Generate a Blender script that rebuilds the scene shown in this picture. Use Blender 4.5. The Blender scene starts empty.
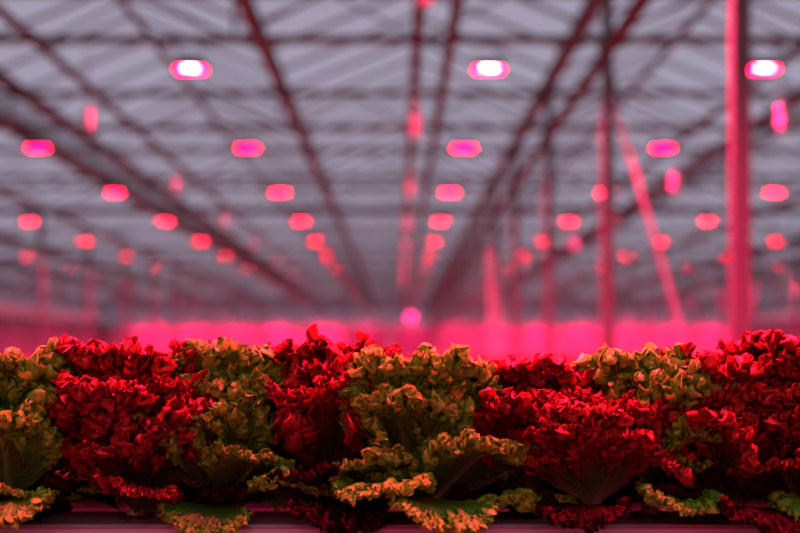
import bpy, math, random
import numpy as np

# ------------------------------------------------------------------ camera, world, light, exposure
scene = bpy.context.scene
C = scene.collection
EYE = 1.30                                   # camera height above the hall floor
cam_d = bpy.data.cameras.new('camera')
cam_d.sensor_width = 36.0
cam_d.lens = 50.0
cam_d.shift_x = 0.0025
cam_d.shift_y = 0.1106
cam_d.clip_end = 500
cam_d.dof.use_dof = True
cam_d.dof.focus_distance = 1.80
cam_d.dof.aperture_fstop = 1.75
cam = bpy.data.objects.new('camera', cam_d)
cam.location = (0, 0, EYE)
cam.rotation_euler = (math.pi / 2, 0, 0)
C.objects.link(cam)
scene.camera = cam

world = bpy.data.worlds.new('overcast_dusk')
scene.world = world
world.use_nodes = True
wn = world.node_tree
bg = wn.nodes['Background']
bg.inputs['Color'].default_value = (0.52, 0.475, 0.62, 1)
bg.inputs['Strength'].default_value = 0.78

LAMP_POWER = 860.0                           # watts of each grow lamp's downward light
LAMP_COLOR = (1.0, 0.010, 0.11)                # deep red and blue diodes
LAMP_SPREAD = 150

scene.view_settings.view_transform = 'Standard'
scene.view_settings.look = 'None'
scene.view_settings.exposure = 0.0
scene.view_settings.gamma = 1.0
scene.view_settings.use_curve_mapping = False
scene.cycles.use_denoising = True
scene.cycles.max_bounces = 8
scene.cycles.transparent_max_bounces = 24
scene.cycles.sample_clamp_indirect = 6.0

# ------------------------------------------------------------------ helpers
class MB:
    """collects boxes, bars and sweeps, then builds ONE mesh object"""
    def __init__(s): s.v = []; s.f = []
    def add(s, verts, faces):
        n = len(s.v); s.v += [tuple(p) for p in verts]; s.f += [tuple(i + n for i in f) for f in faces]
    def box(s, x0, x1, y0, y1, z0, z1):
        s.add([(x0,y0,z0),(x1,y0,z0),(x1,y1,z0),(x0,y1,z0),(x0,y0,z1),(x1,y0,z1),(x1,y1,z1),(x0,y1,z1)],
              [(0,3,2,1),(4,5,6,7),(0,1,5,4),(1,2,6,5),(2,3,7,6),(3,0,4,7)])
        return s
    def bar(s, a, b, r, n=6, r2=None):
        a = np.array(a, float); b = np.array(b, float); d = b - a; d /= np.linalg.norm(d)
        u = np.cross(d, (0,0,1) if abs(d[2]) < .9 else (1,0,0)); u /= np.linalg.norm(u); w = np.cross(d, u)
        r2 = r if r2 is None else r2
        vs = []
        for p, rr in ((a, r), (b, r2)):
            for k in range(n):
                t = 2*math.pi*(k+.5)/n
                vs.append(p + rr*(math.cos(t)*u + math.sin(t)*w))
        fs = [(k, (k+1)%n, n+(k+1)%n, n+k) for k in range(n)] + [tuple(range(n))[::-1], tuple(range(n, 2*n))]
        s.add(vs, fs); return s
    def sweep_x(s, prof, x0, x1):            # closed (y,z) profile swept along X
        n = len(prof)
        s.add([(x0,y,z) for y,z in prof] + [(x1,y,z) for y,z in prof],
              [(k,(k+1)%n,n+(k+1)%n,n+k) for k in range(n)] + [tuple(range(n))[::-1], tuple(range(n,2*n))]); return s
    def sweep_y(s, prof, y0, y1):            # closed (x,z) profile swept along Y
        n = len(prof)
        s.add([(x,y0,z) for x,z in prof] + [(x,y1,z) for x,z in prof],
              [(n+k,n+(k+1)%n,(k+1)%n,k) for k in range(n)] + [tuple(range(n)), tuple(range(n,2*n))[::-1]]); return s
    def mesh(s, name, mat, smooth=False):
        me = bpy.data.meshes.new(name); me.from_pydata(s.v, [], s.f); me.update()
        me.materials.append(mat)
        if smooth:
            for p in me.polygons: p.use_smooth = True
        return me
    def build(s, name, mat, parent=None, smooth=False):
        return link(name, s.mesh(name, mat, smooth), parent)

def link(name, data, parent=None, loc=None):
    o = bpy.data.objects.new(name, data); C.objects.link(o)
    if parent: o.parent = parent
    if loc is not None: o.location = loc
    return o
def empty(name, loc=(0,0,0)): return link(name, None, None, loc)
def tag(o, label=None, cat=None, group=None, kind=None):
    if label: o['label'] = label
    if cat: o['category'] = cat
    if group: o['group'] = group
    if kind: o['kind'] = kind
    return o
ORD = ['first','second','third','fourth','fifth','sixth','seventh','eighth','ninth','tenth','eleventh','twelfth',
       'thirteenth','fourteenth','fifteenth','sixteenth','seventeenth','eighteenth','nineteenth','twentieth',
       'twenty-first','twenty-second','twenty-third','twenty-fourth','twenty-fifth','twenty-sixth']

# ------------------------------------------------------------------ materials
def mat(name, color, rough=.6, metal=0, noise=0.0, scale=4.0, bump=0.0, spec=.5):
    m = bpy.data.materials.new(name); m.use_nodes = True
    nt = m.node_tree; b = nt.nodes['Principled BSDF']
    b.inputs['Base Color'].default_value = (*color, 1); b.inputs['Roughness'].default_value = rough
    b.inputs['Metallic'].default_value = metal; b.inputs['Specular IOR Level'].default_value = spec
    if noise or bump:
        tc = nt.nodes.new('ShaderNodeTexCoord'); n = nt.nodes.new('ShaderNodeTexNoise')
        n.inputs['Scale'].default_value = scale; n.inputs['Detail'].default_value = 5
        nt.links.new(tc.outputs['Object'], n.inputs['Vector'])
        if noise:
            r = nt.nodes.new('ShaderNodeMix'); r.data_type = 'RGBA'
            r.inputs[6].default_value = (*[c*(1-noise) for c in color], 1)
            r.inputs[7].default_value = (*[min(1, c*(1+noise)) for c in color], 1)
            nt.links.new(n.outputs['Fac'], r.inputs[0]); nt.links.new(r.outputs[2], b.inputs['Base Color'])
        if bump:
            bp = nt.nodes.new('ShaderNodeBump'); bp.inputs['Strength'].default_value = bump
            nt.links.new(n.outputs['Fac'], bp.inputs['Height']); nt.links.new(bp.outputs['Normal'], b.inputs['Normal'])
    return m
def emit(name, color, strength):
    m = bpy.data.materials.new(name); m.use_nodes = True
    nt = m.node_tree; nt.nodes.remove(nt.nodes['Principled BSDF'])
    e = nt.nodes.new('ShaderNodeEmission'); e.inputs['Color'].default_value = (*color, 1); e.inputs['Strength'].default_value = strength
    nt.links.new(e.outputs[0], nt.nodes['Material Output'].inputs['Surface']); return m
def dusty_glass(name, dust, tint=(.93,.95,.96), trans=(.5,.5,.52)):
    m = bpy.data.materials.new(name); m.use_nodes = True
    nt = m.node_tree; nt.nodes.remove(nt.nodes['Principled BSDF'])
    t = nt.nodes.new('ShaderNodeBsdfTransparent'); t.inputs[0].default_value = (*tint, 1)
    d = nt.nodes.new('ShaderNodeBsdfDiffuse'); d.inputs[0].default_value = (.75,.75,.75,1)
    tr = nt.nodes.new('ShaderNodeBsdfTranslucent'); tr.inputs[0].default_value = (*trans,1)
    ml = nt.nodes.new('ShaderNodeMixShader'); ml.inputs[0].default_value = .5
    mx = nt.nodes.new('ShaderNodeMixShader')
    tc = nt.nodes.new('ShaderNodeTexCoord'); n = nt.nodes.new('ShaderNodeTexNoise'); n.inputs['Scale'].default_value = .9; n.inputs['Detail'].default_value = 4
    mr = nt.nodes.new('ShaderNodeMapRange'); mr.inputs[1].default_value = .3; mr.inputs[2].default_value = .7
    mr.inputs[3].default_value = dust*.55; mr.inputs[4].default_value = dust*1.45
    L = nt.links.new
    L(tc.outputs['Object'], n.inputs['Vector']); L(n.outputs['Fac'], mr.inputs[0]); L(mr.outputs[0], mx.inputs[0])
    L(d.outputs[0], ml.inputs[1]); L(tr.outputs[0], ml.inputs[2]); L(t.outputs[0], mx.inputs[1]); L(ml.outputs[0], mx.inputs[2])
    L(mx.outputs[0], nt.nodes['Material Output'].inputs['Surface']); return m

M_STEEL = mat('galvanised_steel', (.11,.11,.112), .6, 0, .2, 3)
M_POST  = mat('white_painted_steel', (.12,.118,.118), .45, 0, .1, 2)
M_GUTTER= mat('aluminium_gutter', (.105,.105,.107), .6, 0, .15, 2)
M_WHITE = mat('grey_white_sheet', (.17,.165,.17), .6, 0, .05, 1.2)
M_LIT_SLEEVE = mat('added_pale_sleeve', (.42,.41,.42), .6, 0, .05, 3)  # kept pale so the added sleeve reads as a strongly lit post
M_BOX   = mat('white_box_plastic', (.6,.59,.59), .5, 0, .05, 5)
M_TROUGH= mat('white_trough_plastic', (.50,.49,.48), .42, 0, .08, 22)
M_TROUGH_TOP = mat('white_trough_cover', (.26,.255,.25), .35, 0, .15, 30)
M_CONC  = mat('concrete', (.06,.059,.058), .85, 0, .25, 1.5, .2)
M_DARK  = mat('dark_rubber', (.03,.03,.035), .5)
M_SIDE  = mat('side_wall_panel', (.11,.112,.12), .7, 0, .1, 1)
M_DOOR  = mat('dull_door_panel', (.05,.052,.055), .6, 0, .1, 1)
M_GREY  = mat('grey_panel', (.36,.35,.38), .6, 0, .1, 1)
M_STRIP = mat('dark_window_strip', (.06,.07,.085), .2)
M_GLASS = dusty_glass('dusty_roof_glass', .07)
M_WALLGLASS = dusty_glass('tinted_wall_glass', .2, (.58,.52,.56))
M_LAMP  = mat('lamp_housing', (.05,.05,.055), .6, 0)
M_LENS  = emit('pink_diffuser', (1.0, 0.0, .032), 95)
M_CORE  = emit('white_led_strip', (1.0, .75, 1.0), 100)
M_RUBY  = emit('ruby_signal', (1.0, .02, .2), 7)
M_PLUG  = mat('dark_growing_plug', (.025,.017,.012), .95, 0, .4, 60, .5)
M_CROP  = mat('far_crop', (.055,.030,.014), .9, 0, .7, 5, .4, .1)

# ------------------------------------------------------------------ layout of the hall
BAY = 4.33
X_POST = 2.43
XL, XR = X_POST - 6*BAY, X_POST + 6*BAY      # side walls
Y0, Y1 = -8.0, 88.0                          # hall from behind the camera to the end wall
H_CHORD, H_GUT, H_RIDGE = EYE+3.66, EYE+4.31, EYE+5.2
TRUSS_Y = [7.9 + 5*k for k in range(-3, 17)]
TRUSS_ALL = sorted(TRUSS_Y + [1.2])  # one extra unseen truss, added to carry the added lamp row

# floor
fl = MB().box(XL, XR, Y0, Y1, -.1, 0).build('floor', M_CONC); tag(fl, 'pale concrete greenhouse floor under the crop', 'floor', kind='structure')

# side walls: base, rail band, dark strip, glass above
def side_wall(name, x, sgn, label):
    w = empty(name, (0,0,0)); tag(w, label, 'wall', kind='structure')
    MB().box(min(x,x+sgn*.12), max(x,x+sgn*.12), Y0, Y1, 0, EYE+1.62).build('wall_base', M_SIDE, w)
    MB().box(min(x+sgn*.02,x+sgn*.1), max(x+sgn*.02,x+sgn*.1), Y0, Y1, EYE+1.62, EYE+2.4).build('window_strip', M_STRIP, w)
    MB().box(min(x,x+sgn*.1), max(x,x+sgn*.1), Y0, Y1, EYE+2.4, EYE+3.1).build('rail_band', M_BOX, w)
    MB().box(min(x+sgn*.03,x+sgn*.04), max(x+sgn*.03,x+sgn*.04), Y0, Y1, EYE+3.1, H_GUT).build('glass_band', M_WALLGLASS, w)
    return w
side_wall('wall_left', XL, -1, 'white side wall with a dark window strip at the left')
side_wall('wall_right', XR, 1, 'white side wall behind the tall posts at the right')

# end wall: white sheeting either side of a grey door bay, glass gable with mullions above
DX0, DX1 = -4.07, 2.9
SH = EYE + 2.40
wl = empty('wall_end', (0, Y1, 0)); tag(wl, 'far end wall with pink lit white sheeting below the glass', 'wall', kind='structure')
def sheet(x0, x1):                           # white plastic sheeting with a slack, scalloped top hem
    n = 6*max(2, round((x1-x0)/BAY)); vs = []; fs = []
    for i in range(n+1):
        x = x0 + (x1-x0)*i/n
        ph = (x - X_POST)/BAY
        sag = .14*math.sin(math.pi*(ph % 1.0))
        wav = .05*math.sin(ph*9)
        for y in (-.06+wav*.6, 0.02+wav*.6):
            vs += [(x, y, 0), (x, y, SH - sag)]
    for i in range(n):
        a = i*4; b = a+4
        fs += [(a,b,b+1,a+1), (a+2,a+3,b+3,b+2), (a+1,b+1,b+3,a+3), (a,a+2,b+2,b)]
    fs += [(0,1,3,2), (n*4,n*4+2,n*4+3,n*4+1)]
    m = MB(); m.add(vs, fs); return m
sheet(XL, DX0).build('sheeting', M_WHITE, wl); sheet(DX1, XR).build('sheeting', M_WHITE, wl)
MB().box(XL, XR, .1, .11, SH-.5, H_GUT).build('glass_band', M_WALLGLASS, wl)
for k in range(12):
    xa = XL + k*BAY
    m = MB(); m.add([(xa,.1,H_GUT),(xa+BAY,.1,H_GUT),(xa+BAY/2,.1,H_RIDGE),(xa,.11,H_GUT),(xa+BAY,.11,H_GUT),(xa+BAY/2,.11,H_RIDGE)],
                    [(0,1,2),(5,4,3),(0,3,4,1),(1,4,5,2),(2,5,3,0)]); m.build('gable_pane', M_WALLGLASS, wl)
mull = MB().box(-.04,.04,.02,.1,0,H_GUT).mesh('mullion', M_STEEL)
for k in range(25): link('mullion', mull, wl, (XL + k*BAY/2, 0, 0))
dr = empty('door_1', (0, Y1, 0)); tag(dr, 'wide grey sliding door in the middle of the far end wall', 'door', kind='structure')
for a, b in ((DX0, (DX0+DX1)/2), ((DX0+DX1)/2, DX1)):
    d = MB().box(a+.03, b-.03, -.04, .04, 0, SH-.35).build('door_leaf', M_DOOR, dr)
    MB().box(b-.35 if b < DX1 else a+.2, b-.2 if b < DX1 else a+.35, -.1, -.04, 1.0, 1.3).build('handle', M_STEEL, d)
MB().box(DX0, DX1, -.05, .05, SH-.35, SH-.2).build('door_track', M_STEEL, dr)

wb = MB().box(XL, XR, Y0-.12, Y0, 0, H_GUT).build('wall_back', M_GREY); tag(wb, 'plain grey partition wall behind the camera', 'wall', kind='structure')

# roof: glass slopes with glazing bars over twelve bays, ridges and gutters
roof = empty('roof'); tag(roof, 'dusty glass roof of many small ridges over the hall', 'roof', kind='structure')
for k in range(12):
    xa = XL + k*BAY; xm = xa + BAY/2; xb = xa + BAY
    for (x0, x1) in ((xa+.1, xm), (xb-.1, xm)):
        m = MB(); m.add([(x0,Y0,H_GUT+.05),(x0,Y1,H_GUT+.05),(x1,Y1,H_RIDGE),(x1,Y0,H_RIDGE)], [(0,1,2,3)])
        g = m.build('glass_slope', M_GLASS, roof)
        m = MB(); y = Y0
        while y <= Y1:
            m.bar((x0,y,H_GUT+.04),(x1,y,H_RIDGE-.01), .03, 4); y += 1.25
        tag(m.build('glazing_bars', M_STEEL, g), kind='stuff')
    MB().box(xm-.04, xm+.04, Y0, Y1, H_RIDGE-.03, H_RIDGE+.05).build('ridge_beam', M_STEEL, roof)
for k in range(13):
    x = XL + k*BAY
    o = MB().sweep_y([(x-.11,H_GUT+.1),(x-.06,H_GUT-.06),(x+.06,H_GUT-.06),(x+.11,H_GUT+.1),(x+.09,H_GUT+.1),(x+.05,H_GUT-.03),(x-.05,H_GUT-.03),(x-.09,H_GUT+.1)][::-1], Y0, Y1).build('roof_gutter', M_GUTTER)
    tag(o, f'grey metal roof gutter running away under the glass, {ORD[k]} from the left wall', 'gutter', 'roof gutters', 'structure')

# lattice trusses across the hall
tr_proto = None
for i, y in enumerate(TRUSS_ALL):
    t = empty('roof_truss', (0, y, 0))
    tag(t, f'grey lattice roof truss crossing the hall, {ORD[i]} from the camera end', 'truss', 'lattice roof trusses', 'structure')
    if tr_proto is None:
        b = MB().box(XL, XR, -.04, .04, H_CHORD-.04, H_CHORD+.04).mesh('bottom_chord', M_STEEL)
        c = MB().box(XL, XR, -.04, .04, H_GUT-.14, H_GUT-.06).mesh('top_chord', M_STEEL)
        w = MB(); n = 12*4; dx = (XR-XL)/n
        for j in range(n):
            xa = XL + j*dx
            z0, z1 = (H_CHORD, H_GUT-.1) if j % 2 == 0 else (H_GUT-.1, H_CHORD)
            w.bar((xa,0,z0), (xa+dx,0,z1), .018, 4)
            if j % 4 == 0: w.bar((xa,0,H_CHORD), (xa,0,H_GUT-.1), .03, 4)
        w = w.mesh('web_bracing', M_STEEL); tr_proto = (b, c, w)
    link('bottom_chord', tr_proto[0], t); link('top_chord', tr_proto[1], t); tag(link('web_bracing', tr_proto[2], t), kind='stuff')

# posts (white painted box sections, foot plate, head plate)
post_m = MB().box(-.06,.06,-.06,.06,.02,H_GUT-.06).mesh('shaft', M_POST)
foot_m = MB().box(-.14,.14,-.14,.14,0,.02).mesh('foot_plate', M_STEEL)
head_m = MB().box(-.1,.1,-.1,.1,H_CHORD-.12,H_CHORD-.04).mesh('head_plate', M_STEEL)
for xi, px in enumerate((X_POST-3*BAY, X_POST, X_POST+3*BAY)):
    for i, y in enumerate(TRUSS_Y[2:]):
        p = empty('post', (px, y, 0))
        row = ('row by the left wall', 'row just right of the middle', 'outer row by the right wall')[xi]
        tag(p, f'white steel post lit pink, {ORD[i]} of the {row}', 'post', 'white roof posts', 'structure')
        link('shaft', post_m, p); link('foot_plate', foot_m, p); link('head_plate', head_m, p)
        if xi == 1 and i == 5:               # added pale sleeve, stands in for stronger light on this post
            MB().box(-.125,.125,-.125,.125,.02,EYE+2.62).build('added_lit_sleeve', M_LIT_SLEEVE, p)

# wind brace: slender tube from the second visible post down to the foot of the first one
def brace(a, b, label):
    o = empty('wind_brace', a); tag(o, label, 'brace', kind='structure')
    d = tuple(q-p for p, q in zip(a, b))
    MB().bar((0,0,0), d, .019, 8).build('tube', M_POST, o)
    MB().box(-.06,.06,-.1,.1,-.1,.1).build('bracket', M_STEEL, o)
brace((X_POST, 12.80, EYE+3.1), (X_POST, 8.0, EYE-1.1), 'slanting white brace tube between the two tallest posts on the right')

# long pipes under the roof
def pipe(x, z, r, label, m=M_STEEL, y0=Y0):
    p = empty('overhead_pipe', (x, y0, z)); tag(p, label, 'pipe', 'overhead pipes', 'structure')
    MB().bar((0,0,0), (0,Y1-y0,0), r, 8).build('tube', m, p, True)
    h = MB().box(-.015,.015,-.015,.015,0,H_CHORD-z).mesh('hanger', M_STEEL)
    for y in TRUSS_Y: link('hanger', h, p, (0, y-y0, 0))
pipe(.20, EYE+3.15, .05, 'long steel pipe running to the vanishing point above the middle')
pipe(.58, EYE+3.45, .06, 'long steel pipe just right of the middle one')
pipe(-4.07, EYE+3.52, .055, 'long steel pipe left of the middle under the roof')
pipe(4.6, EYE+3.5, .05, 'long steel pipe right of the tall posts under the roof')
pipe(-6.15, EYE+3.62, .11, 'thick dark duct running along the left under the gutter')
pipe(X_POST-.0, EYE+3.52, .08, 'thick pipe carried along the tall post row')

# small white junction boxes hanging on rods under the trusses
box_m = MB().box(-.055,.055,-.05,.05,-.14,.14).mesh('box_body', M_BOX)
lid_m = MB().box(-.062,.062,-.057,.057,.14,.155).mesh('box_lid', M_GREY)
rod_m = MB().bar((0,0,.11),(0,0,.84),.008,5).mesh('rod', M_STEEL)
rod_c = MB().bar((0,0,.14),(0,0,.345),.008,5).mesh('rod', M_STEEL)
rows_b = ((-3.62, 2.76, 'left of the middle'), (.20, 2.76, 'over the middle'), (4.5, 2.78, 'right of the tall posts'))
for xb, hb, wh in rows_b:
    for i, y in enumerate(TRUSS_Y[3:11]):
        o = empty('junction_box', (xb, y + (.40 if xb == .20 else .06), EYE+hb))
        tag(o, f'white junction box on a rod, {ORD[i]} of the line {wh}', 'junction box', 'hanging junction boxes')
        for q in (link('box_body', box_m, o), link('box_lid', lid_m, o)):
            if xb < 0: q.scale = (.75, .75, .8)
        link('rod', rod_c if xb == .20 else rod_m, o)

# ------------------------------------------------------------------ grow lamps
H_LAMP = EYE + 3.38
def rounded_bar(x0, x1, y0, y1, z0, z1, r=.02):
    m = MB(); prof = []
    for (cy, cz, a0) in ((y1-r, z0+r, -90), (y1-.004, z1-.004, 0), (y0+.004, z1-.004, 90), (y0+r, z0+r, 180)):
        rr = r if cz < (z0+z1)/2 else .004
        for k in range(4):
            a = math.radians(a0 + 30*k); prof.append((cy+rr*math.cos(a), cz+rr*math.sin(a)))
    m.sweep_x(prof, x0, x1); return m
l_house = MB()
l_house.box(-.18,.18,-.135,.135,.03,.085); l_house.box(-.15,.15,-.10,.10,.085,.11)
for k in range(7): l_house.box(-.15+.047*k,-.14+.047*k,-.12,.12,.11,.135)   # cooling fins
for a_, b_, c_, d_ in ((-.18,-.168,-.135,.135), (.168,.18,-.135,.135), (-.18,.18,-.135,-.128), (-.18,.18,.128,.135)):
    l_house.box(a_, b_, c_, d_, 0, .03)                                         # skirt around the recessed panel
l_house = l_house.mesh('housing', M_LAMP)
l_lens = MB().box(-.168,.168,-.128,.128,.018,.03).mesh('diffuser_panel', M_LENS)
l_core = MB().box(-.085,.085,-.076,-.036,.0175,.019).mesh('led_strip', M_CORE)
l_wire = MB().box(-.15,-.13,-.33,.03,.225,.24).bar((-.14,0,.11),(-.14,0,.23),.006,4).mesh('hanger_wire', M_STEEL)
l_end = MB().box(-.15,-.13,-.03,1.47,.225,.241).bar((-.14,0,.11),(-.14,0,.23),.006,4).mesh('hanger_wire', M_STEEL)
area = bpy.data.lights.new('grow_light', 'AREA')
area.shape = 'RECTANGLE'; area.size = .3; area.size_y = .12; area.energy = LAMP_POWER
area.use_nodes = True
area.node_tree.nodes['Emission'].inputs['Color'].default_value = (*LAMP_COLOR, 1)
area.spread = math.radians(LAMP_SPREAD)
dim = area.copy(); dim.energy = LAMP_POWER*.44    # for the unseen row added as top-front key
faint = area.copy(); faint.energy = LAMP_POWER*.26  # for the unseen row added behind the camera as front fill
LY = [3.2 + 5*k for k in range(0, 17)] + [86.4]  # last row added off the grid to brighten the end wall
LY.insert(0, -6.8)  # unseen row, added to fill the plant and trough fronts
LY.insert(1, 1.5)                             # unseen lamp row added to light the crop from the top front
LX = [.98 + 3.44*k + {0: .10, 1: -.08}.get(k, 0) for k in range(-7, 8)]
for j, y in enumerate(LY):
    row_d = round((y - 3.2)/5)
    for i, x in enumerate(LX):
        if x < XL+.6 or x > XR-.6: continue
        if y > 10 and abs(x)/y > .385: continue         # wholly outside the frame
        if y < 10 and abs(x) > 6.5: continue
        o = empty('grow_lamp', (x, y, H_LAMP))
        vis = int(row_d) - 2
        seen = [q for q in LX if XL+.6 < q < XR-.6 and abs(q)/y < .362]
        if vis < 0:
            lab = f'grow lamp overhead out of view, {ORD[i]} column, {["added fill far behind the camera","added key light over the front trough","behind the first rows","just ahead of the crop"][j]}'
        elif x not in seen:
            lab = f'grow lamp at the {"left" if x < 0 else "right"} picture edge, {ORD[vis]} lit row from the top'
        elif vis < 9:
            lab = f'glowing pink grow lamp, {ORD[vis]} lit row from the top, {ORD[seen.index(x)]} from the left'
        else:
            lab = 'tiny far pink grow lamp among the many near the end wall'
        tag(o, lab, 'lamp', 'pink grow lamps')
        link('housing', l_house, o)
        link('diffuser_panel', l_lens, o)
        link('led_strip', l_core, o)
        if y > 86: link('hanger_wire', l_end, o); link('hanger_wire', l_end, o, (.28,0,0))
        else: link('hanger_wire', l_wire, o); link('hanger_wire', l_wire, o, (.28,0,0))
        a = link('lamp_light', faint if y < 0 else dim if y < 2 else area, o, (0,0,-.05))
# round ruby lamp far down the aisle, in line with the middle
sg = empty('signal_lamp', (.70, 60, EYE+2.05)); tag(sg, 'round glowing pink signal lamp far down the middle aisle', 'signal lamp')
m = MB()
ns, nr = 16, 6
for r in range(nr+1):
    for s_ in range(ns):
        a = math.pi/2*r/nr; t = 2*math.pi*s_/ns
        m.v.append((.22*math.cos(a)*math.cos(t), -.12*math.sin(a), .22*math.cos(a)*math.sin(t)))
for r in range(nr):
    for s_ in range(ns):
        m.f.append((r*ns+s_, r*ns+(s_+1)%ns, (r+1)*ns+(s_+1)%ns, (r+1)*ns+s_))
m.build('dome', M_RUBY, sg, True)
MB().bar((0,0,0),(0,.12,0),.25,16).build('rim', M_STEEL, sg)
MB().box(-.03,.03,.03,.09,.2,3.66-2.05).build('stalk', M_STEEL, sg)

# ------------------------------------------------------------------ lettuce leaves
def smooth(x, a, b):
    t = np.clip((x-a)/(b-a), 0, 1); return t*t*(3-2*t)
def wob(rs, t, n, k0, k1):
    """smooth random function of t"""
    y = np.zeros_like(t)
    for _ in range(n):
        k = rs.uniform(k0, k1); y += np.sin(2*math.pi*k*t + rs.uniform(0, 6.28))
    return y/math.sqrt(n)
def leaf_mesh(name, seed, L, spread, lean, curl, waves, amps, cup, nu=640, nv=52, petiole=.30, frill=.70):
    """A fan-shaped lettuce blade: grows up from the origin, leans and curls towards -Y.
    waves/amps: count along the rim and height of three orders of ruffle, the finer ones closer to the rim."""
    rs = np.random.RandomState(seed)
    t = np.linspace(0, 1, nu); s = np.linspace(0, 1, nv); s = 1-(1-s)**1.6         # denser towards the rim
    T, S = np.meshgrid(t, s)
    ph = (T-.5)*2
    Fi = ph*spread
    edge = L*(1 - .27*ph**2 - .14*np.abs(ph)**6 + .035*wob(rs, T, 3, 1, 4))
    tooth = .0045*wob(rs, T, 3, waves[1]*.8, waves[1]*1.6) + .0035*wob(rs, T, 3, waves[2]*.7, waves[2]*1.3)
    R = S*edge + tooth*smooth(S, .8, 1)
    g = petiole + (1-petiole)*smooth(S, .05, .62)
    X = R*np.sin(Fi)*g
    A = R*np.cos(Fi*.92)                                                     # along the midrib
    q = np.linspace(0, 1.15, 200); ang = lean + curl*smooth(q, .35, 1.1)**1.2
    cy = np.concatenate([[0], np.cumsum(np.sin(ang[:-1])*np.diff(q))])*L; cz = np.concatenate([[0], np.cumsum(np.cos(ang[:-1])*np.diff(q))])*L
    a = np.clip(A/L, -.1, 1.15)
    Yb = -np.interp(a, q, cy); Zb = np.interp(a, q, cz) + np.minimum(a, 0)*L
    an = np.interp(a, q, ang)
    N = np.stack([np.zeros_like(X), -np.cos(an), -np.sin(an)], -1)            # outer side of the midrib strip
    P = np.stack([X, Yb, Zb], -1) - N*(cup*(X**2)/L)[..., None]               # sides wrap around the heart
    rib = np.exp(-(X/(.007*(1.3-S)))**2)*(1-smooth(S,.55,.9))
    P = P + N*(.005*rib + .0018*smooth(S,.15,.5)*np.sin(R*260 + 5*wob(rs,T,2,2,5))*np.sin(T*2*math.pi*14))[..., None]
    # ruffles, each order riding on the surface left by the one before (true local frame), with overturned folds
    starts = ((frill-.14, .97), (frill, .94), (frill+.08, .98))
    for o in range(3):
        k = waves[o]; am = amps[o]
        du = np.gradient(P, axis=1); dv = np.gradient(P, axis=0)
        for _ in range(2 if o else 6):                                        # calm the frame a little
            du[:, 1:-1] = (du[:, :-2] + 2*du[:, 1:-1] + du[:, 2:])/4
        du /= np.linalg.norm(du, axis=-1, keepdims=True) + 1e-9; dv /= np.linalg.norm(dv, axis=-1, keepdims=True) + 1e-9
        nn = np.cross(du, dv); nn /= np.linalg.norm(nn, axis=-1, keepdims=True) + 1e-9
        th = 2*math.pi*k*(T + (.30/k)*wob(rs, T, 4, k*.15, k*.5)) + (3, 11, 18)[o]*min(1, nu/640)*(S-.6)*wob(rs, T, 3, 2, 7) + rs.uniform(0, 6.28)
        loc = am*smooth(S, *starts[o])*np.clip(1 + .4*wob(rs, T, 3, k*.2, k*.6), .25, 1.8)
        P = P + nn*(loc*np.sin(th))[..., None] - du*(loc*(.5,.5,.3)[o]*np.sin(2*th))[..., None] + dv*(loc*.5*np.cos(th + 1.1))[..., None]
    zone = smooth(S, frill-.06, .95)[..., None]                               # crimped, isotropic crinkle of the frill
    for lam, am in ((.020, .0012), (.010, .0010), (.005, .0004)):
        d = np.zeros_like(P)
        for _ in range(5):
            kv = rs.normal(size=3); kv *= 2*math.pi/(lam*rs.uniform(.8, 1.25))/np.linalg.norm(kv)
            d += np.sin(P @ kv + rs.uniform(0, 6.28))[..., None]*rs.normal(size=3)
        P = P + d*(am/1.6)*zone
    V = P.reshape(-1, 3)
    i = np.arange((nv-1)*(nu-1)); r_, c_ = i//(nu-1), i % (nu-1); b = r_*nu + c_
    F = np.stack([b, b+1, b+nu+1, b+nu], -1)
    me = bpy.data.meshes.new(name)
    me.vertices.add(len(V)); me.vertices.foreach_set('co', V.astype(np.float32).ravel())
    me.loops.add(F.size); me.loops.foreach_set('vertex_index', F.astype(np.int32).ravel())
    me.polygons.add(len(F)); me.polygons.foreach_set('loop_start', (np.arange(len(F))*4).astype(np.int32))
    me.polygons.foreach_set('use_smooth', np.ones(len(F), bool))
    me.update(); me.validate()
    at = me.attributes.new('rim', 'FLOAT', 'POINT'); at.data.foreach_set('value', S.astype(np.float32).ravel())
    at = me.attributes.new('rib', 'FLOAT', 'POINT'); at.data.foreach_set('value', rib.astype(np.float32).ravel())
    me.materials.append(None)
    return me

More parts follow.
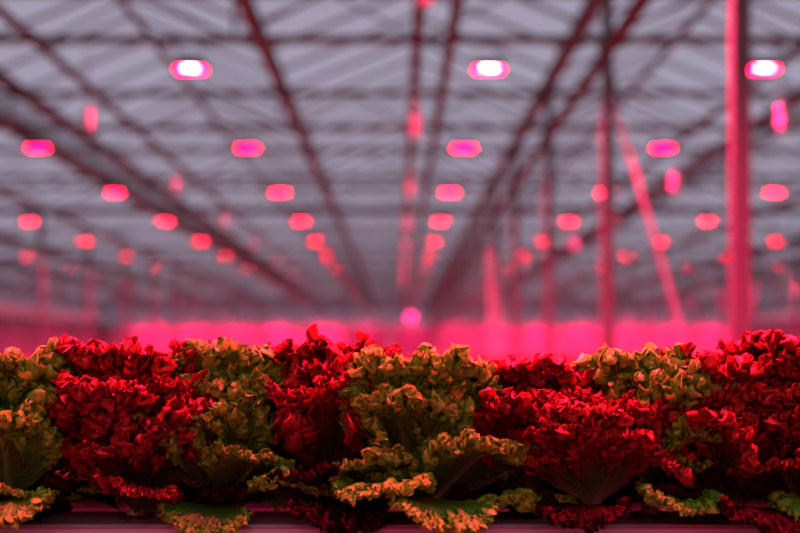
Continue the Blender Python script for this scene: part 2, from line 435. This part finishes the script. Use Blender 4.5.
def leaf_mat(name, stops, transl, rough, var, rib_col, sheen=.35):
    """pigment runs from the pale rib and blade to the coloured rim; red and green end in painted edge light"""
    m = bpy.data.materials.new(name); m.use_nodes = True
    nt = m.node_tree; L = nt.links.new; b = nt.nodes['Principled BSDF']
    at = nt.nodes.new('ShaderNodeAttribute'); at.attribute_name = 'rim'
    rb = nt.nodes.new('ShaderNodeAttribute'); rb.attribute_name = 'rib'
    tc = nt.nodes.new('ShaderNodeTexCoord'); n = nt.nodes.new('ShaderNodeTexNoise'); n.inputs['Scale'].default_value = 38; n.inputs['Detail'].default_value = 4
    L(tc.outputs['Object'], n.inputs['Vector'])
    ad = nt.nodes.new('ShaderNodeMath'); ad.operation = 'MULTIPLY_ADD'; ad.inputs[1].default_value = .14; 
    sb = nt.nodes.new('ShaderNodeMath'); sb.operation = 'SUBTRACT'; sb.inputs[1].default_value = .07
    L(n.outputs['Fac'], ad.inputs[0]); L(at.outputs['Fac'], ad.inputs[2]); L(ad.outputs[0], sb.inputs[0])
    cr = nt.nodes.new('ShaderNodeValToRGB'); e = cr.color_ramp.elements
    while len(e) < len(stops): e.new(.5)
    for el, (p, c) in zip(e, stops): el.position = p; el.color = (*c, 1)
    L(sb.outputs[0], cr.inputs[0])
    mx = nt.nodes.new('ShaderNodeMix'); mx.data_type = 'RGBA'; mx.inputs[7].default_value = (*rib_col, 1)
    L(rb.outputs['Fac'], mx.inputs[0]); L(cr.outputs[0], mx.inputs[6])
    oi = nt.nodes.new('ShaderNodeObjectInfo'); hs = nt.nodes.new('ShaderNodeHueSaturation')
    mr = nt.nodes.new('ShaderNodeMapRange'); mr.inputs[3].default_value = 1-var; mr.inputs[4].default_value = 1+var
    L(oi.outputs['Random'], mr.inputs[0]); L(mr.outputs[0], hs.inputs['Value']); L(mx.outputs[2], hs.inputs['Color'])
    L(hs.outputs[0], b.inputs['Base Color']); b.inputs['Roughness'].default_value = rough
    b.inputs['Specular IOR Level'].default_value = sheen
    bp = nt.nodes.new('ShaderNodeBump'); bp.inputs['Strength'].default_value = .25; bp.inputs['Distance'].default_value = .003
    n2 = nt.nodes.new('ShaderNodeTexNoise'); n2.inputs['Scale'].default_value = 160; L(tc.outputs['Object'], n2.inputs['Vector'])
    L(n2.outputs['Fac'], bp.inputs['Height']); L(bp.outputs[0], b.inputs['Normal'])
    tr = nt.nodes.new('ShaderNodeBsdfTranslucent'); L(hs.outputs[0], tr.inputs[0])
    ms = nt.nodes.new('ShaderNodeMixShader'); ms.inputs[0].default_value = transl
    L(b.outputs[0], ms.inputs[1]); L(tr.outputs[0], ms.inputs[2])
    L(ms.outputs[0], nt.nodes['Material Output'].inputs['Surface']); return m

M_GREEN = leaf_mat('green_lettuce_leaf', [(.0,(.12,.40,.08)),(.3,(.035,.17,.010)),(.6,(.045,.23,.012)),(.80,(.09,.50,.016)),(.93,(.14,.70,.022)),(1.0,(.36,.90,.06))], .30, .40, .14, (.11,.34,.07))  # last stop paints in the light caught by the rim
M_RED   = leaf_mat('red_lettuce_leaf', [(.0,(.08,.16,.05)),(.35,(.022,.11,.01)),(.52,(.03,.07,.008)),(.66,(.075,.016,.006)),(.90,(.155,.018,.007)),(1.0,(.40,.045,.024))], .22, .40, .18, (.07,.12,.04))  # bright last stop is painted light along the leaf edge
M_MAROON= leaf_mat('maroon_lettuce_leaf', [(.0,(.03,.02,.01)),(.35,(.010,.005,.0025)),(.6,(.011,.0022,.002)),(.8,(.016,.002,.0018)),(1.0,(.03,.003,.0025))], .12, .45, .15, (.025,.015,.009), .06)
M_STEM  = mat('pale_stem', (.30,.34,.16), .5, 0, .2, 40)

FINE, COARSE = (7, 33, 74), (6, 30, 72)
LEAVES = {}
def variants(key, n, **kw):
    out = []
    for i in range(n):
        k = dict(kw); rr = random.Random(hash_str(key)*100+i)
        for q in ('L','spread','lean','curl'):
            a, b = k[q]; k[q] = a + (b-a)*rr.random()
        out.append(leaf_mesh(key, hash_str(key)*37+i*11, **k))
    LEAVES[key] = out
def hash_str(s): return sum((i+1)*ord(c) for i, c in enumerate(s)) % 9973
variants('red_leaf', 6, L=(.205,.225), spread=(.68,.9), lean=(.04,.14), curl=(.75,1.3), waves=FINE, amps=(.008,.0078,.0030), cup=.35)
variants('red_outer_leaf', 4, L=(.20,.23), spread=(.75,.95), lean=(.25,.4), curl=(.9,1.4), waves=FINE, amps=(.008,.0078,.0030), cup=.1)
variants('green_leaf', 6, L=(.205,.225), spread=(.68,.9), lean=(.04,.14), curl=(.6,1.1), waves=COARSE, amps=(.008,.0080,.0032), cup=.35)
variants('green_outer_leaf', 4, L=(.20,.23), spread=(.7,.9), lean=(.25,.4), curl=(.8,1.3), waves=COARSE, amps=(.008,.0080,.0032), cup=.1)
variants('small_leaf', 4, L=(.215,.235), spread=(.7,.95), lean=(.1,.25), curl=(1.0,1.7), waves=(6,26,48), amps=(.007,.0075,.0024), cup=.3, nu=340, nv=30)

COLOURED = {}
def coloured(me, material):                   # one mesh for each leaf shape and colour, shared by all its copies
    k = (me.name, material.name)
    if k not in COLOURED:
        c = me.copy(); c.materials.clear(); c.materials.append(material); COLOURED[k] = c
    return COLOURED[k]
def add_leaf(root, me, material, az, tilt, scale, z=.0, out=.012, roll=0):
    """az: compass angle the leaf faces, 0 = towards the camera; tilt: extra lean outwards"""
    o = link('leaf', coloured(me, material), root)
    o.rotation_euler = (tilt, roll, az)
    o.location = (math.sin(az)*out, -math.cos(az)*out, z)
    o.scale = (scale*random.uniform(.94,1.06),)*2 + (scale,)
    return o
plug_m = MB().bar((0,0,-.04),(0,0,.006),.026,10,.03).mesh('plug', M_PLUG)
stem_m = MB().bar((0,0,0),(0,0,.05),.016,8,.011).mesh('stem', M_STEM)
def lettuce(kind, loc, size, label, group, seed, n=18, extra=(), lowdet=False, front=0.0):
    random.seed(seed)
    root = empty('lettuce', loc); tag(root, label, 'lettuce', group)
    link('plug', plug_m, root); link('stem', stem_m, root)
    rot = random.uniform(0, 6.28)
    for i in range(n):
        f = i/(n-1)                           # 0 = outermost, 1 = heart
        az = rot + i*2.39996 + random.uniform(-.25,.25)
        if front and f < .5 and math.cos(az) > .25: continue      # the leaves turned to the aisle are set one by one
        if lowdet: me = random.choice(LEAVES['small_leaf'])
        elif f < .35: me = random.choice(LEAVES[kind+'_outer_leaf'])
        else: me = random.choice(LEAVES[kind+'_leaf'])
        tilt = (.95, .55)[f > .2]*(1-f)**1.1 + random.uniform(-.08,.1)
        sc = size*((.78, 1.0)[f > .2] - .14*f + random.uniform(-.06,.06))
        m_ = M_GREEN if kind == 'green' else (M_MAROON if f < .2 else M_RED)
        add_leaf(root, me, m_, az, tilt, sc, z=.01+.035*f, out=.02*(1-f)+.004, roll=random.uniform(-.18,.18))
    for (src, vi, mt, az, tilt, sc, z, roll) in extra:
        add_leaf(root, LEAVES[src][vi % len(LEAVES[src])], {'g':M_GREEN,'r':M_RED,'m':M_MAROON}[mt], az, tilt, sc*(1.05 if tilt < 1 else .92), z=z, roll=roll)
    return root

# ------------------------------------------------------------------ growing troughs and the crop
def px2x(px, y): return (px - 398)/1111.1*y
TZ = EYE - .276                               # top of the front trough
def trough(y, x0, x1, label):
    t = empty('growing_trough', (0, y, TZ)); tag(t, label, 'trough', 'white growing troughs')
    MB().sweep_x([(-.075,-.085),(.075,-.085),(.082,-.012),(.078,-.004),(-.078,-.004),(-.082,-.012)], x0, x1).build('channel', M_TROUGH, t)
    MB().sweep_x([(-.080,-.004),(.080,-.004),(.076,.002),(-.076,.002)], x0, x1).build('cover', M_TROUGH_TOP, t)
    return t
ROWS = [1.87, 2.17, 2.50, 2.85, 3.2, 3.6, 4.0]
names = ['front','second','third','fourth','fifth','sixth','seventh','eighth']
for i, y in enumerate(ROWS):
    hw = .42*y + .35
    trough(y, -hw, hw, f'long white growing trough under the {names[i]} row of lettuces')
for sx in (-1, 1):                            # rails that carry the troughs
    r = empty('trough_rail', (sx*.62, 0, TZ-.085)); tag(r, f'steel rail carrying the troughs on the {"left" if sx<0 else "right"} side', 'rail')
    MB().box(-.025,.025,1.6,14,-.06,-.0005).build('rail_beam', M_STEEL, r)
    for yy in (1.8, 4.5, 7.5, 10.5, 13.5): MB().box(-.025,.025,yy-.025,yy+.025,-(TZ-.085),-.06).build('leg', M_STEEL, r)

# front row, by position in the photograph: (px, kind, size, dy, seed, label, extra leaves)
GL, GO, RL, RO = 'green_leaf', 'green_outer_leaf', 'red_leaf', 'red_outer_leaf'
FRONT = [
 (-62,'red',  1.05, .02, 3, 'red frilly lettuce at the left end of the front trough, cut by the picture edge', ()),
 (14, 'green',1.08, -.02, 5, 'green frilly lettuce at the left edge of the front trough',
   ((GL,0,'g',-.05,.30,.88,.02,.1), (GO,1,'g',.35,.60,.55,.01,.2), (GL,2,'g',.5,.05,1.14,.03,.1), (GO,3,'g',.1,1.2,.8,.04,-.1))),
 (136,'red',  1.22, .0, 7, 'big red frilly lettuce second in from the left edge of the front row',
   ((RL,0,'r',.15,.06,1.27,.03,0), (RL,1,'r',-.35,.26,1.0,.02,-.15), (RL,3,'r',.3,.34,.88,.02,.15), (RL,2,'r',-.2,.42,.72,.015,-.1), (RO,2,'r',.15,.5,.55,.01,.25))),
 (222,'green',1.10, .02, 9, 'green lettuce between the two big red ones left of the middle',
   ((GL,1,'g',.1,.06,1.17,.03,.06), (GL,3,'g',-.05,.34,.85,.02,-.25), (GO,0,'g',.6,.38,.68,.02,.3), (GO,3,'g',-1.0,.25,.9,.02,-.2), (GO,2,'g',-.1,1.3,.72,.03,.1))),
 (332,'red',  1.26, .05, 11, 'red frilly lettuce just left of the big central green one',
   ((RL,2,'r',0,.05,1.31,.03,0), (RL,3,'r',-.45,.14,1.20,.02,-.1), (RL,5,'r',.4,.2,1.0,.02,.1), (RO,0,'m',-.25,.55,.75,.01,-.1), (RO,3,'m',.15,1.15,.85,.03,.1))),
 (420,'green',1.08, -.02, 13, 'large pale green lettuce in the middle of the front row',
   ((GL,4,'g',.05,.12,1.16,.03,0), (GO,1,'g',-.7,.42,.74,.02,-.3), (GO,2,'g',.95,.34,.92,.02,.2), (GO,3,'g',.3,1.25,.85,.04,.1), (GO,0,'g',-.6,.85,.72,.03,-.1), (GL,2,'g',-.35,.55,.52,.01,-.25), (GL,0,'g',.75,.3,.7,.015,.25))),
 (528,'red',  1.12, .03, 15, 'red frilly lettuce just right of the central green one',
   ((RL,4,'r',-.1,.10,1.16,.03,0), (RL,5,'r',.3,.22,1.02,.02,.1), (RL,1,'r',-.3,.3,.9,.02,-.15))),
 (592,'red',  .94, -.04, 17, 'dark red lettuce leaning forward against the green one on the right',
   ((RL,0,'r',.0,.24,.92,.02,.0), (RL,2,'r',-.4,.3,.84,.02,-.2), (RL,4,'r',.3,.36,.76,.02,.1), (RO,0,'m',-.3,1.1,.7,.03,0))),
 (650,'green',1.16, .02, 19, 'green lettuce between dark red ones in the right half of the front row',
   ((GL,5,'g',-.15,.10,1.24,.03,-.08), (GL,0,'g',.45,.22,1.1,.02,.15), (GL,2,'g',.1,.2,1.1,.02,.05), (GL,3,'g',.3,.45,.55,.01,.2), (GO,1,'g',.2,1.15,.75,.05,.1), (GO,0,'g',.8,.3,.85,.02,.2))),
 (730,'red',  1.16, .0, 21, 'dark red lettuce second from the right edge of the front row',
   ((RL,3,'r',0,.10,1.22,.03,0), (RL,1,'r',.45,.24,1.02,.02,.15), (RL,0,'r',-.2,.28,.9,.02,-.1), (RO,2,'m',.3,1.1,.8,.02,.1))),
 (800,'red',  1.30, .0, 23, 'tall bright red lettuce at the right edge of the front row',
   ((RL,5,'r',-.3,.05,1.36,.03,0), (RL,2,'r',-.5,.34,.95,.02,-.2), (RL,4,'r',.0,.25,1.1,.02,0), (RO,1,'r',-.45,.45,.75,.02,-.3))),
 (850,'green',1.0, -.03, 25, 'green lettuce at the right end of the front trough, cut by the picture edge',
   ((GO,2,'g',-.7,1.1,.8,.04,-.1), (GL,1,'g',-.5,.4,.85,.01,0))),
]
for (px, kind, size, dy, seed, lab, ex) in FRONT:
    y = ROWS[0] + dy
    lettuce(kind, (px2x(px, y), y, TZ+.002), size, lab, 'lettuces in the front row', seed, 14, ex, front=1)
rr = random.Random(77)
for i, y in enumerate(ROWS[1:], 1):
    hw = .40*y + .12; n = int(2*hw/.19)
    for k in range(n+1):
        x = -hw + 2*hw*k/n + rr.uniform(-.02,.02)
        kind = 'red' if rr.random() < .68 else 'green'
        lab = f'{kind} frilly lettuce in the {names[i]} row back, {ORD[k]} from its left end'
        lettuce(kind, (x, y + rr.uniform(-.03,.03), TZ+.002), rr.uniform(1.04,1.15), lab, f'lettuces in the {names[i]} row', 100*i+k, 13 if i < 3 else 10, (), i >= 1)

# the rest of the crop, beyond counting: leafy canopy over the far troughs
nx, ny = 260, 240
xs = np.linspace(-16, 16, nx); ys = 4.35*(62/4.35)**np.linspace(0, 1, ny)
Xg, Yg = np.meshgrid(xs, ys); rs = np.random.RandomState(4)
Zg = EYE - .09 + .05*np.sin(Xg*31+rs.rand(*Xg.shape))*np.sin(Yg*17.5) + .03*rs.rand(*Xg.shape)
V = np.stack([Xg, Yg, Zg], -1).reshape(-1,3)
F = [(r*nx+c, r*nx+c+1, (r+1)*nx+c+1, (r+1)*nx+c) for r in range(ny-1) for c in range(nx-1)]
n0 = len(V); bot = [(-16,4.35,TZ-.05),(16,4.35,TZ-.05),(16,62,TZ-.05),(-16,62,TZ-.05)]
cm = MB(); cm.v = [tuple(v) for v in V] + bot; cm.f = F + [(n0,n0+3,n0+2,n0+1)]
cm.f += [tuple(range(nx-1,-1,-1)) + (n0, n0+1)]
o = cm.build('crop', M_CROP, None, True); tag(o, 'far leafy lettuce canopy behind the counted rows', 'crop', kind='stuff')
